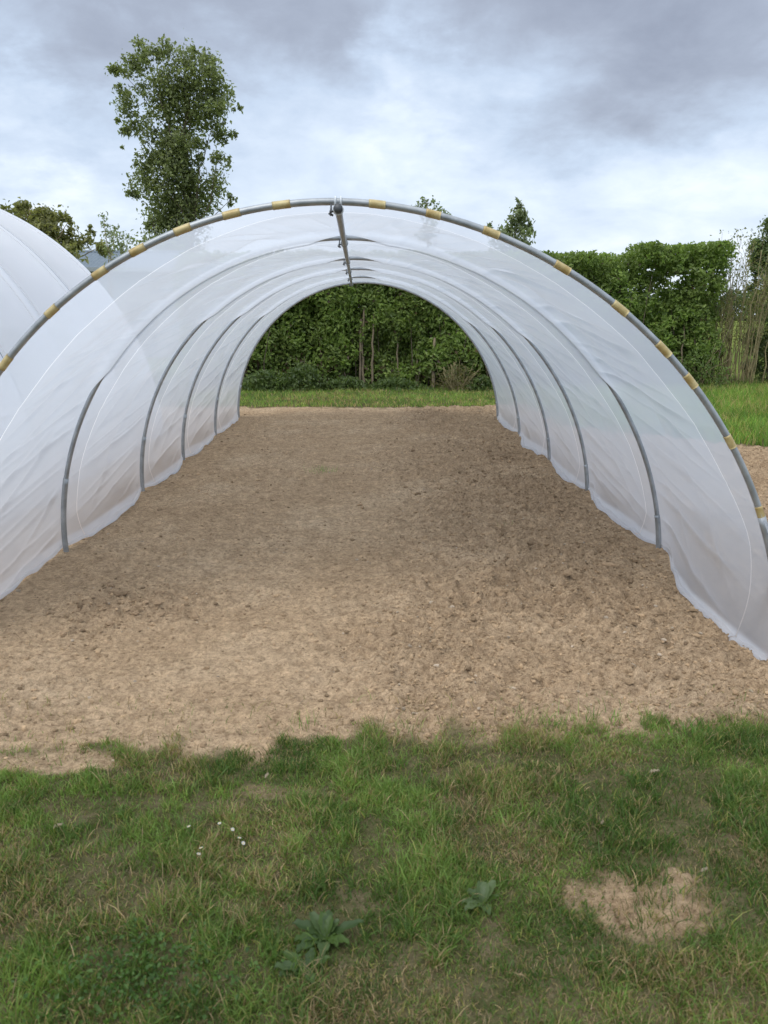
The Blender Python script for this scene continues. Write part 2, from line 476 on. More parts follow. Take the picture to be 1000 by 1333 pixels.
# ------------------------------------------------------------------ clods and stones on the soil
def ico():
    t = (1 + 5 ** .5) / 2
    v = np.array([(-1, t, 0), (1, t, 0), (-1, -t, 0), (1, -t, 0), (0, -1, t), (0, 1, t), (0, -1, -t), (0, 1, -t), (t, 0, -1), (t, 0, 1), (-t, 0, -1), (-t, 0, 1)], float)
    f = np.array([(0, 11, 5), (0, 5, 1), (0, 1, 7), (0, 7, 10), (0, 10, 11), (1, 5, 9), (5, 11, 4), (11, 10, 2), (10, 7, 6), (7, 1, 8), (3, 9, 4), (3, 4, 2), (3, 2, 6), (3, 6, 8), (3, 8, 9), (4, 9, 5), (2, 4, 11), (6, 2, 10), (8, 6, 7), (9, 8, 1)])
    return v / np.linalg.norm(v[0]), f


IV, IF = ico()


def clods(name, x, y, size, colr, label, mat):
    n = len(x); z = ground_z(x, y)
    V = IV[None] * RNG.uniform(.65, 1.25, (n, 12, 1))
    sc = np.stack([RNG.uniform(.8, 1.5, n), RNG.uniform(.7, 1.1, n), RNG.uniform(.45, .85, n)], 1)
    V = V * sc[:, None, :] * size[:, None, None]
    a = RNG.uniform(0, 6.28, n); ca, sa = np.cos(a)[:, None], np.sin(a)[:, None]
    Xr = V[..., 0] * ca - V[..., 1] * sa; Yr = V[..., 0] * sa + V[..., 1] * ca
    V = np.stack([Xr + x[:, None], Yr + y[:, None], V[..., 2] + (z + size * .12)[:, None]], -1)
    F = (np.arange(n) * 12)[:, None, None] + IF[None]
    o = mesh_object(name, V.reshape(-1, 3), [F.reshape(-1, 3)], mat, smooth=False, col=np.repeat(colr, 12, 0))
    return tag(o, label, 'soil', kind='stuff')


def clod_mat():
    m, nt, out = new_mat('clod_earth')
    a = nd(nt, 'ShaderNodeAttribute', attribute_name='tint'); tc = nd(nt, 'ShaderNodeTexCoord')
    f = noise(nt, tc.outputs['Object'], 70, 4, .65)
    c = mixc(nt, .6, a.outputs['Color'], ramp(nt, f, [(.3, (.55, .53, .5)), (.7, (1.35, 1.35, 1.35))]), 'MULTIPLY')
    d = nd(nt, 'ShaderNodeBsdfDiffuse'); d.inputs['Roughness'].default_value = 1; nt.links.new(c, d.inputs[0])
    b = nd(nt, 'ShaderNodeBump'); b.inputs['Strength'].default_value = .5; b.inputs['Distance'].default_value = .005
    nt.links.new(noise(nt, tc.outputs['Object'], 160, 3), b.inputs['Height']); nt.links.new(b.outputs[0], d.inputs['Normal'])
    nt.links.new(d.outputs[0], out.inputs[0]); return m


M_CLOD = clod_mat()
n = 130000
y = 2.6 + (RNG.random(n) ** 1.5) * 11.4; x = RNG.uniform(-2.3, 5.0, n)
keep = (soil_mask(x, y) > .6) & (RNG.random(n) < .10 + .95 * rough_mask(x, y) ** 1.5) & ((x < 2.15) | (y < 10))
x, y = x[keep], y[keep]
sz = np.clip(RNG.lognormal(-5.45, .55, len(x)), .0016, .020)
cc = np.array([.44, .315, .195]) * RNG.uniform(.55, 1.25, (len(x), 1))
st = RNG.random(len(x)) < .035
cc[st] = np.array([.50, .41, .31]) * RNG.uniform(.7, 1.15, (st.sum(), 1))
clods('soil_clods', x, y, sz, cc, 'loose brown clods and pale stones over the tilled soil', M_CLOD)
n = 5200
y = 2.7 + RNG.random(n) ** 1.3 * 9; x = RNG.uniform(-2.0, 2.0, n)
hot = np.exp(-(((x + 1.45) / .4) ** 2 + ((y - 4.25) / .35) ** 2)) + np.exp(-(((x - 1.75) / .35) ** 2 + ((y - 4.9) / 1.0) ** 2)) * .8 + .10 * rough_mask(x, y) ** 2
k = (RNG.random(n) < hot) & (soil_mask(x, y) > .8) & (np.abs(x - TCX) < 1.93 - .25 * (y < 5)); x, y = x[k], y[k]
clods('large_clods', x, y, np.clip(RNG.lognormal(-4.3, .4, len(x)), .007, .034), np.array([.38, .27, .17]) * RNG.uniform(.6, 1.15, (len(x), 1)), 'bigger broken clods in the rough parts of the soil', M_CLOD)
# bits of straw and root on the soil
n = 5000
x = RNG.uniform(-2.2, 2.2, n); y = 2.5 + RNG.random(n) ** 1.4 * 11
k = soil_mask(x, y) > .5; x, y = x[k], y[k]
blades('straw_litter', x, y, RNG.uniform(.02, .08, len(x)), RNG.uniform(.0012, .003, len(x)), np.array([.40, .31, .19]) * RNG.uniform(.4, 1.2, (len(x), 1)), np.full(len(x), 1.15), 'short bits of straw and root over the soil', 'straw', M_DRY, 2)

# ------------------------------------------------------------------ the polytunnel
A_L, B_L = -0.0595, 0.002


def shell(th, y, off=0.0):
    """point on the tunnel profile at angle th (0 right foot .. pi left foot), off outwards"""
    c, s = np.cos(th), np.sin(th)
    x = TW * np.sign(c) * np.abs(c) ** (2 / TN); z = TZ * np.abs(s) ** (2 / TN)
    nx, nz = c / TW, s / TZ; l = np.hypot(nx, nz)
    x = x + off * nx / l; z = z + off * nz / l
    return np.stack([TCX + x + (A_L + B_L * y) * z, y + 0 * x, z], -1)


PR = .0153
tunnel = empty('polytunnel', (TCX, HOOP_Y[0], 0), 'white film polytunnel on steel hoops over bare brown soil, open at both ends', 'polytunnel')
TL = np.array([TCX, HOOP_Y[0], 0])


def part(mb, name, mat, parent=None, smooth=True):
    V = np.vstack(mb.V) - TL
    f = []
    if mb.Q: f.append(np.vstack(mb.Q))
    if mb.T: f.append(np.vstack(mb.T))
    return mesh_object(name, V, f, mat, parent or tunnel, smooth)


hoops = []
for i, yh in enumerate(HOOP_Y):
    th = np.linspace(0, np.pi, 121)
    P = shell(th, np.full_like(th, yh))
    P = np.vstack([[P[0][0], yh, -.12], P, [P[-1][0], yh, -.12]])
    b = MB(); b.tube(P, PR, 14)
    h = part(b, 'hoop', M_STEEL)
    hoops.append(h)
    # wider ground tubes that the hoop ends slot into
    for side in (0, 1):
        t1 = (.13 if i else .34) if side == 0 else .26
        tt = np.linspace(0, t1, 14) if side == 0 else np.linspace(np.pi, np.pi - t1, 14)
        Pt = shell(tt, np.full_like(tt, yh)); Pt = np.vstack([[Pt[0][0], yh, -.14], Pt])
        b = MB(); b.tube(Pt, PR + .0035, 14); part(b, 'ground_tube', M_STEEL, h)

# amber clips that hold the sheet to the front hoop
CL = [(8, 472), (68, 405), (130, 355), (180, 326), (238, 299), (302, 280), (367, 268), (491, 267), (564, 279), (640, 301), (733, 347), (808, 400), (865, 453), (900, 495), (950, 575), (990, 668)]
tt = np.linspace(0, np.pi, 3000); Pf = shell(tt, np.full_like(tt, HOOP_Y[0]))
d = Pf - np.array([0, 0, EYE]); zc = d @ FW
sx = 500 + FPX * (d @ RI) / zc; sy = 666.5 - FPX * (d @ UP) / zc
extra = [tt[np.argmin((sx - a) ** 2 + (sy - b_) ** 2)] for a, b_ in CL] + [2.86, 3.0, .12]
for tc_ in extra:
    half = .0170 * RNG.uniform(.85, 1.15)
    ts = np.linspace(tc_ - half, tc_ + half, 9)
    Pc = shell(ts, np.full_like(ts, HOOP_Y[0]))
    rad = Pc - np.array([TCX, HOOP_Y[0], 0]); rad[:, 1] = 0; rad /= np.linalg.norm(rad, axis=1)[:, None]
    # C profile round the pipe, open at the back, with a lip under the pipe
    ang = np.linspace(-3.5, 1.2, 18)      # 0 = outwards, negative = towards the viewer
    r0, r1 = PR + .0006, PR + .0024
    ring = []
    for rr, seq in ((r1, ang), (r0, ang[::-1])):
        for a in seq: ring.append((rr * math.cos(a), rr * math.sin(a)))
    ring = np.array(ring); nr = len(ring)
    V = np.concatenate([Pc[k] + ring[:, :1] * rad[k] + ring[:, 1:] * np.array([0, 1.0, 0]) for k in range(len(ts))])
    Qc = [(k * nr + j, k * nr + (j + 1) % nr, (k + 1) * nr + (j + 1) % nr, (k + 1) * nr + j) for k in range(len(ts) - 1) for j in range(nr)]
    h2 = nr // 2
    for k in (0, len(ts) - 1):
        Qc += [(k * nr + j, k * nr + j + 1, k * nr + nr - 2 - j, k * nr + nr - 1 - j) for j in range(h2 - 1)]
    b = MB(); b.add(V, Qc); part(b, 'clip', M_BRASS, hoops[0])
    

# ridge pole under the hoops
pf = at(440, 276, HOOP_Y[0] - .05); pe = at(458, 365.5, HOOP_Y[-1] + .05)
apx = lambda y: shell(np.array([np.pi / 2]), np.array([y]))[0]
pts = []
for y_ in np.linspace(HOOP_Y[0] - .05, HOOP_Y[-1] + .05, 30):
    f = (y_ - HOOP_Y[0]) / (HOOP_Y[-1] - HOOP_Y[0])
    pts.append((pf[0] + (pe[0] - pf[0]) * f, y_, TZ - 2 * PR - .003 - .004 * math.sin(f * 9)))
b = MB(); b.tube(pts, PR + .001, 16)
ridge_pole = part(b, 'ridge_pole', M_STEEL)
b = MB(); b.tube([(pts[0][0], pts[0][1] - .006, pts[0][2]), (pts[0][0], pts[0][1] + .03, pts[0][2])], PR + .004, 16); part(b, 'end_cap', M_DARK, ridge_pole)
for i, yh in enumerate(HOOP_Y):
    f = (yh - HOOP_Y[0]) / (HOOP_Y[-1] - HOOP_Y[0]); xx = pf[0] + (pe[0] - pf[0]) * f; zz = TZ
    b = MB()
    # saddle band that loops over the hoop and down round the pole
    for dx_ in (-.012, .012):
        a = np.linspace(0, 2 * np.pi, 25)
        ring = np.stack([np.full(25, xx + dx_), yh + (PR + .004) * np.sin(a), zz + (PR + .004) * np.cos(a)], 1)
        b.tube(ring, .0045, 6, cap=False)
    a = np.linspace(0, 2 * np.pi, 25)
    b.tube(np.stack([xx + (PR + .005) * np.sin(a), np.full(25, yh - .012), pts[0][2] + (PR + .005) * np.cos(a)], 1), .0045, 6, cap=False)
    cl = part(b, 'clamp', M_CLEARBAND if i == 0 else M_STEEL, ridge_pole)
    b = MB()
    bx0 = xx - PR - .014
    b.tube([(bx0, yh - .02, zz - .012), (bx0 - .003, yh - .02, zz - .06)], .004, 8)
    b.box((bx0, yh - .02, zz - .042), (.016, .012, .009), bev=.002)
    b.box((bx0 - .002, yh - .02, zz - .054), (.022, .004, .009), np.array([[.9, 0, .43], [0, 1, 0], [-.43, 0, .9]]), bev=.001)
    part(b, 'bolt', M_DARK, cl)

# the sheet: taut over each hoop, dropping to a crease behind it and rising to the next hoop
NT = 620
tn = np.linspace(0, np.pi, NT)
ys = []
CREASE = .30
for k in range(5):
    y0, y1 = HOOP_Y[k], HOOP_Y[k + 1]
    hw = .0045 + .0022 * k
    ys += list(np.linspace(y0, y0 + CREASE - hw, 15)) + list(np.linspace(y0 + CREASE + hw, y1, 62 if k < 2 else 44)[:-1])
ys = np.array(ys + list(np.linspace(HOOP_Y[-1], HOOP_Y[-1] + .10, 6)))
TH, YY = np.meshgrid(tn, ys)
ph = TH - np.pi / 2                                   # positive on the left
bay = np.clip(np.searchsorted(HOOP_Y, YY, side='right') - 1, 0, 4)
hy = np.array(HOOP_Y); y0 = hy[bay]; Lb = hy[bay + 1] - y0; dd = np.clip(YY - y0, 0, None)
aph = np.abs(ph)


def crease_amp(ph, bay):
    aph = np.abs(ph); left = ph > 0
    top = np.array([.026, .022, .02, .018, .018])[bay]
    sl = np.array([.095, .050, .045, .040, .035])[bay]; sr = np.array([.05, .055, .045, .04, .035])[bay]
    side = np.where(left, sl, sr)
    a = top + (side - top) * sst(.05, .7, aph)
    return a * (1 - sst(.85, 1.45, aph))


A = crease_amp(ph, bay)
f1 = np.clip(dd / CREASE, 0, 1); f1 = f1 * (1.25 - .25 * f1)
f2 = 1 - np.clip((dd - CREASE) / (Lb - CREASE), 0, 1) ** 1.25
prof = np.where(dd < CREASE, f1, f2)
edge = np.minimum(dd, Lb - dd)                          # distance to the nearest hoop
# low down the sheet lies outside the hoops; over the shoulders it hangs inside them, and it rides over the pole at the ridge
def inside(idx):
    l = np.where(ph > 0, np.array([.0, .98, .74, .72, .72, .0])[idx], np.array([.0, 1.0, .84, .80, .78, .0])[idx])
    return (1 - sst(l - .09, l + .05, aph)) * np.clip((aph - .015) / .115, 0, 1) * (l > 0)
nb = np.clip(bay + 1, 0, 5)
h0 = (PR + .001) - (2 * PR + .012) * inside(bay)
h1 = (PR + .001) - (2 * PR + .012) * inside(nb)
uu_ = np.clip((dd - CREASE) / (Lb - CREASE), 0, 1)
basel = np.where(dd < CREASE, h0 + (PR - h0) * sst(0, 1, dd / CREASE), PR + (h1 - PR) * sst(.75, 1, uu_))
off = basel - A * prof
s = TH * TW
inband = dd < CREASE
damp = np.clip(edge / .16, 0, 1) * (.22 + .78 * sst(CREASE, CREASE + .35, dd))
# long tension streaks, running lengthwise with a slant
sgn = np.sign(ph)
slant = s + sgn * .16 * (dd - .9)
w1 = (ridge(vn(slant * 5.2, YY * .40 + 3 * bay, 401)) ** 3 - .25) * .0125
w1 += (ridge(vn(slant * 8.5 + 3, YY * .33 + 5 * bay, 402)) ** 8 - .1) * .007
w1 += (fbm(slant * 4, YY * 1.3, 403, 2) - .5) * .016
# creases fanning out from the foot of each hoop on the sides
fan = sst(.55, .95, aph) * (1 - sst(1.35, 1.55, aph))
w2 = (ridge(vn((s + sgn * .55 * (dd - .9)) * 4.0, dd * .5 + 9 * bay, 410)) ** 6 - .15) * .014 * fan
# loose pleats under the shoulder of the first bays
pl = sst(.12, .30, aph) * (1 - sst(.55, .85, aph)) * np.where(bay == 0, 1, np.where(bay == 1, .75, .45))
sl2 = s + sgn * .35 * (dd - 1.0)
w3 = (ridge(vn(sl2 * 6.2, YY * .9, 421)) ** 2.2 - .4) * .020 * pl * np.clip((dd - CREASE) / .5, 0, 1) * np.clip((Lb - dd) / .35, 0, 1)
off = off + (w1 + w2) * damp + w3
# first and last rows tucked under the end hoops
off = np.where(YY <= HOOP_Y[0] + 1e-6, -.006, off)
Pz = shell(TH, YY, off)
Zf = Pz[..., 2]
# the foot of the sheet swings inwards between the hoops and lies as an apron on the soil
sw = np.clip(np.sin(np.pi * np.clip(dd / Lb, 0, 1)), 0.0, 1) ** .7
fl_l = .05 + .03 * vn(YY * 2, 0 * YY, 430)
fl_r = .06 + .035 * vn(YY * 1.5, 0 * YY, 431)
b0 = (bay == 0) & (YY < HOOP_Y[1])
u0 = np.clip((YY - HOOP_Y[0]) / Lb, 0, 1)
sw = np.where(b0 & (ph < 0), 1 - sst(.45, 1.0, u0), sw)
fl_r = np.where(b0, .17, fl_r); fl_l = np.where(b0, -.015, fl_l)
flare = np.where(ph < 0, fl_r, fl_l) * sw
low = np.clip(1 - Zf / np.where(b0 & (ph < 0), .55, .22), 0, 1) ** 1.6
rip = (fbm(YY * 3.2, Zf * 3, 433, 2) - .5) * .035 * np.clip(1 - Zf / .25, 0, 1) * np.where(ph < 0, 1.0, .45)
sgx = np.where(ph < 0, -1, 1)
Pz[..., 0] += sgx * (flare * low + rip * np.clip(edge / .15, 0, 1))
Pz[..., 1] -= np.where(b0 & (ph < 0), .24 * np.clip(1 - Zf / .8, 0, 1) ** 1.3 * (1 - u0) ** 1.5, 0)
gz0 = (fbm(Pz[..., 0] * .7, Pz[..., 1] * .7, 21, 2) - .5) * .05 + (fbm(Pz[..., 0] * 5, Pz[..., 1] * 5, 61, 1, .6) - .5) * .04 + .020
Pz[..., 2] = np.where(Zf < .3, np.maximum(Zf, 0) + (gz0 + .012) * (1 - np.clip(Zf / .3, 0, 1)), Zf)
NA = 6
def ground_s(x, y):
    return (fbm(x * .7, y * .7, 21, 2) - .5) * .05 + (fbm(x * 5, y * 5, 61, 1, .6) - .5) * .04 + .028
def apron(col, sg, wid):
    out = []
    for k in range(1, NA + 1):
        t = k / NA
        q = Pz[:, col].copy(); q[:, 0] += sg * wid * t
        q[:, 2] = ground_s(q[:, 0], q[:, 1]) + .008 + .006 * np.sin(q[:, 1] * 17 + t * 3) * vn(q[:, 1] * 3, q[:, 1] * 0, 437) * t - .018 * (k == NA)
        out.append(q)
    return out
yc = YY[:, 0]
wr = (.03 + .035 * vn(yc * 1.5, 0 * yc, 441) + .012 * (vn(yc * 6, 0 * yc, 443) - .5)) * (.08 + .92 * sw[:, 0])
wl = (.03 + .02 * vn(yc * 1.4, 0 * yc, 442) + .008 * (vn(yc * 6, 0 * yc, 444) - .5)) * (.08 + .92 * sw[:, -1]) * np.where(yc < HOOP_Y[1], .35, 1)
Pz = np.concatenate([np.stack(apron(0, -1, wr)[::-1], 1), Pz, np.stack(apron(-1, 1, wl), 1)], 1)
padc = lambda a: np.concatenate([np.repeat(a[:, :1], NA, 1), a, np.repeat(a[:, -1:], NA, 1)], 1)
TH, YY, inband, dd, aph, Zf = map(padc, (TH, YY, inband, dd, aph, Zf))
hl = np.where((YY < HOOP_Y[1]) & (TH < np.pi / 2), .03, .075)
bright_hem = 1 - sst(hl, hl + .025, Zf + (vn(YY * 1.5, 0 * YY, 451) - .5) * .05)  # mask of the foot strip that is painted brighter
i = np.arange(TH.size).reshape(TH.shape)
keep_row = np.ones(len(ys) - 1, bool)
for k in range(5): keep_row[int(np.searchsorted(ys, HOOP_Y[k] + CREASE)) - 1] = False
Q = np.stack([i[:-1, :-1], i[:-1, 1:], i[1:, 1:], i[1:, :-1]], -1)[keep_row].reshape(-1, 4)
clear = np.where(inband, 1.0, 0.0) * sst(0, .05, dd) * (1 - sst(1.25, 1.5, aph))
film = mesh_object('cover_film', Pz.reshape(-1, 3) - TL, [Q], M_FILM, tunnel, True, attrs={'clear': clear, 'bright_hem': bright_hem})
# highlight along the crease behind each hoop, put in as a paler strip
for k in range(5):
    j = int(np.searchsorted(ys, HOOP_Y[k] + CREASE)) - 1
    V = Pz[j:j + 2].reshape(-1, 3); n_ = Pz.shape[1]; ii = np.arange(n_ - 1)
    mesh_object('bright_crease', V - TL, [np.stack([ii, ii + 1, ii + 1 + n_, ii + n_], 1)], M_CREASE, film, True)

# ------------------------------------------------------------------ the bigger neighbouring tunnel
NC, NR = -5.99, 3.13
nt_ = empty('polytunnel', (NC, 6, 0), 'second taller polytunnel in taut bright white film, beyond the left edge', 'polytunnel')
NL = np.array([NC, 6, 0])
NH = [3.2, 4.55, 5.75, 6.95, 8.2, 9.6, 11.0]
for yh in NH:
    th = np.linspace(0, np.pi, 80)
    b = MB(); b.tube(np.stack([NC + NR * np.cos(th), np.full(80, yh), NR * np.sin(th)], 1) - NL, .022, 10)
    b.build('hoop', M_STEEL, nt_)
b = MB(); b.tube(np.array([(NC, NH[0], NR - .045), (NC, NH[-1], NR - .045)]) - NL, .022, 10); b.build('ridge_pole', M_STEEL, nt_)
th = np.linspace(0, np.pi, 220); yy = np.linspace(NH[0], NH[-1], 260)
TH2, YY2 = np.meshgrid(th, yy)
hb = np.array(NH); bb = np.clip(np.searchsorted(NH, YY2, side='right') - 1, 0, len(NH) - 2)
uu = (YY2 - hb[bb]) / (hb[bb + 1] - hb[bb])
of = .024 - .05 * (4 * uu * (1 - uu)) ** .8 + (ridge(vn(TH2 * 9, YY2 * .7, 500)) ** 3 - .3) * .008 * np.clip(np.minimum(uu, 1 - uu) * 6, 0, 1)
rr = NR + of
V = np.stack([NC + rr * np.cos(TH2), YY2, rr * np.sin(TH2)], -1).reshape(-1, 3)
i = np.arange(TH2.size).reshape(TH2.shape)
Q = np.stack([i[:-1, :-1], i[:-1, 1:], i[1:, 1:], i[1:, :-1]], -1).reshape(-1, 4)
film2 = mesh_object('cover_film', V - NL, [Q], M_FILM2, nt_, True)
for yb in NH[1:]:
    for dy_ in (-.11, .10):
        j = int(np.argmin(np.abs(yy - (yb + dy_))))
        if j >= len(yy) - 1 : continue
        ln = np.stack([NC + (rr[j] + .003) * np.cos(th), np.full(220, yy[j]), (rr[j] + .003) * np.sin(th)], 1) - NL
        b = MB(); b.tube(ln, .004, 5); b.build('bright_crease', M_CREASE, film2)


# ------------------------------------------------------------------ foliage
def leaf_mesh(C, size, colr, name, mat, parent, up_bias=.3, loc=None, aspect=.55, face=None):
    n = len(C)
    a = RNG.normal(size=(n, 3)); a[:, 2] -= .25; a /= np.linalg.norm(a, axis=1)[:, None]     # along the leaf
    nn = RNG.normal(size=(n, 3)); nn[:, 2] += up_bias * 2
    if face is not None: nn = nn * .75 + face
    b = np.cross(a, nn); b /= np.linalg.norm(b, axis=1)[:, None] + 1e-9
    nn = np.cross(b, a)
    s_ = size[:, None]
    V = np.stack([C - a * s_ * .5, C + b * s_ * aspect * .5 + nn * s_ * .12 - a * s_ * .05, C + a * s_ * .55 - nn * s_ * .08, C - b * s_ * aspect * .5 + nn * s_ * .12 - a * s_ * .05], 1).reshape(-1, 3)
    k = (np.arange(n) * 4)[:, None]
    T = np.concatenate([k + np.array([[0, 1, 2]]), k + np.array([[0, 2, 3]])])
    if loc is not None: V = V - np.asarray(loc)
    return mesh_object(name, V, [T], mat, parent, False, col=np.repeat(colr, 4, 0))


def pal(n, cols, spread=.25):
    cols = np.array(cols); t = RNG.random(n) * (len(cols) - 1); i0 = np.minimum(t.astype(int), len(cols) - 2); f = (t - i0)[:, None]
    return (cols[i0] * (1 - f) + cols[i0 + 1] * f) * RNG.uniform(1 - spread, 1 + spread, (n, 1))


def branch(p0, p1, bend=.1, n=9):
    p0 = np.asarray(p0, float); p1 = np.asarray(p1, float)
    t = np.linspace(0, 1, n)[:, None]; d_ = p1 - p0; L_ = np.linalg.norm(d_)
    o1 = RNG.normal(0, bend * L_, 3)
    return p0 + d_ * t + np.sin(np.pi * t) * o1 + RNG.normal(0, .012 * L_, (n, 3)) * np.sin(np.pi * t)


def tree(name, label, cat, D, blobs, base_px, leaf, count, cols, bark, trunk_r=.2, group=None, depth=1.0, sub=.33, limb_every=2, lean=.2, tight=.4):
    """blobs: places of leaf masses (photo px, py, radius px) at distance D"""
    mpp = D / FPX
    cs = np.array([at(px, py, D) for px, py, r in blobs]); rs = np.array([r * mpp for *_, r in blobs])
    yo = RNG.normal(0, .45 * depth, len(cs)) * np.median(rs) * 1.6
    cs[:, 1] += yo
    bx = at(base_px, 400, D); base = np.array([bx[0], D, 0.0])
    root = empty(name, base, label, cat, group)
    w = rs ** 2; w = w / w.sum()
    pos = []; clump_c = []
    for c0, r0, ww in zip(cs, rs, w):
        k = max(3, int(10 * (r0 / np.median(rs)) ** 2))
        q = RNG.normal(size=(k, 3)); q /= np.linalg.norm(q, axis=1)[:, None]; q = q * (RNG.random((k, 1)) ** .45) * r0
        q[:, 1] *= depth
        cen = c0 + q; clump_c.append(cen)
        m = int(count * ww); w_ = RNG.integers(0, k, m)
        pos.append(cen[w_] + RNG.normal(0, r0 * sub * tight / .4 * .55, (m, 3)))
    pos = np.concatenate(pos)
    # clumps take their own shade of leaf
    tone = RNG.uniform(.82, 1.18, (len(pos), 1))
    outw = pos - np.array([pos[:, 0].mean(), D, 0]); outw[:, 2] = 0; outw = outw / (np.linalg.norm(outw, axis=1)[:, None] + 1e-6) * 1.0 + np.array([0, 0, .9])
    leaf_mesh(pos, RNG.uniform(.5, 1.5, len(pos)) * leaf, pal(len(pos), cols) * tone, 'crown', M_LEAF, root, loc=base, face=outw)
    b = MB()
    zt = cs[:, 2].max(); topi = int(np.argmax(cs[:, 2]))
    top = np.array([cs[topi][0] * .6 + base[0] * .4, D, zt])
    tp = branch(base, top, .02, 14)
    b.tube(tp - base, np.linspace(trunk_r, trunk_r * .12, 14), 8)
    for j, c0 in enumerate(cs):
        if j % limb_every: continue
        h = np.clip((c0[2] - base[2]) * RNG.uniform(.5, .8), .2, zt * .95)
        f = (h / zt) * 13; k = int(min(12, f)); p0 = tp[k] + (tp[k + 1] - tp[k]) * (f - k)
        r0 = trunk_r * (1 - .85 * h / zt) * .5
        b.tube(branch(p0, c0, .07, 8) - base, np.linspace(r0, r0 * .18, 8), 6)
        for q in clump_c[j][:3]:
            b.tube(branch(c0, q, .03, 5) - base, np.linspace(r0 * .35, r0 * .1, 5), 4)
    b.build('trunk', bark, root)
    return root


G_POP = [(.16, .185, .09), (.24, .27, .125), (.33, .36, .17)]
crop = [(300, 168, 68), (275, 135, 34), (420, 170, 68), (440, 130, 24), (590, 130, 25), (250, 240, 70), (120, 240, 55), (75, 235, 25), (560, 230, 95), (660, 200, 60), (690, 270, 80), (750, 380, 75), (640, 400, 130),
        (470, 330, 130), (330, 360, 85), (160, 470, 70), (80, 530, 25), (130, 380, 30), (230, 560, 75), (780, 490, 60), (850, 480, 28), (700, 560, 80), (740, 640, 55), (835, 640, 20), (520, 500, 130),
        (400, 500, 90), (200, 650, 45), (620, 710, 50), (480, 650, 95), (300, 760, 60), (260, 830, 50), (480, 790, 85), (640, 810, 45), (740, 850, 60), (790, 800, 25), (680, 950, 95), (800, 1050, 35),
        (300, 950, 95), (215, 1000, 40), (400, 930, 100), (530, 950, 75), (350, 1080, 115), (480, 1080, 120), (620, 1060, 100), (420, 1190, 110), (330, 1190, 60), (560, 1180, 90), (130, 710, 14), (450, 740, 90), (540, 720, 70), (400, 840, 80), (560, 860, 70), (470, 900, 90), (330, 660, 60),
        (460, 1300, 150), (420, 1420, 150), (520, 1500, 140), (450, 1600, 120)]
tree('poplar_tree', 'tall full poplar tree with a ragged top, standing behind the tunnels against the sky', 'tree', 40,
     [(130 + a / 4.76, 40 + b_ / 4.76, r / 4.76) for a, b_, r in crop], 236, .165, 29000, G_POP, M_BARK, .17, depth=1.1, limb_every=3, sub=.46)
G_WIL = [(.17, .18, .07), (.27, .27, .115), (.38, .36, .17)]
tree('willow_tree', 'olive and yellow green bushy tree above the neighbouring tunnel roof', 'tree', 26,
     [(-40, 285, 26), (10, 290, 22), (40, 290, 22), (15, 272, 9), (38, 270, 8), (62, 284, 10), (70, 300, 20), (95, 312, 17), (100, 290, 6), (116, 298, 5), (118, 318, 12), (90, 340, 24), (50, 330, 30), (10, 330, 30), (60, 380, 34), (20, 390, 34)],
     50, .14, 15000, G_WIL, M_PALEBARK, .16, sub=.42)
G_SAP = [(.26, .30, .19), (.36, .39, .27)]
tree('sapling_tree', 'thin sparse sapling with small pale leaves beside the grey roof', 'tree', 23,
     [(134, 282, 5), (137, 292, 5), (140, 303, 7), (150, 300, 5), (145, 315, 9), (160, 306, 5), (157, 318, 8), (170, 312, 5), (143, 328, 8), (160, 328, 8), (150, 345, 10)],
     146, .085, 620, G_SAP, M_PALEBARK, .035, limb_every=1, sub=.9)
G_BIR = [(.20, .235, .13), (.27, .30, .18)]
tree('birch_tree', 'small slender tree rising alone above the hoop near the hedge end', 'tree', 45,
     [(676, 263, 4), (675, 272, 6), (672, 282, 9), (682, 284, 8), (664, 290, 8), (676, 295, 11), (690, 298, 7), (640, 294, 6), (637, 300, 5), (660, 305, 12), (680, 312, 12), (650, 318, 14), (670, 330, 16), (665, 350, 18)],
     672, .22, 2200, G_BIR, M_BARK, .12, sub=.5)
tree('birch_tree', 'sparse treetop just showing over the middle of the front hoop', 'tree', 47,
     [(545, 266, 5), (553, 262, 5), (565, 264, 5), (540, 272, 6), (556, 274, 8), (572, 271, 6), (580, 280, 6), (560, 290, 10), (556, 305, 12)],
     558, .20, 500, G_BIR, M_BARK, .1, sub=.6)
# tree at the right edge
G_RT = [(.12, .165, .06), (.17, .22, .095), (.25, .29, .15)]
tree('hedgerow_tree', 'leafy young tree at the right edge past the bare stemmed shrub', 'tree', 19.5,
     [(990, 300, 10), (983, 315, 10), (1000, 320, 22), (990, 345, 14), (1005, 360, 26), (985, 372, 8), (1000, 395, 22), (985, 410, 10), (1003, 435, 22), (990, 455, 14), (1010, 475, 24), (985, 480, 12), (1030, 340, 14), (1030, 420, 15), (1030, 480, 14), (978, 440, 10), (992, 325, 12), (980, 350, 9)],
     1012, .075, 17000, G_RT, M_BARK, .07, sub=.45)


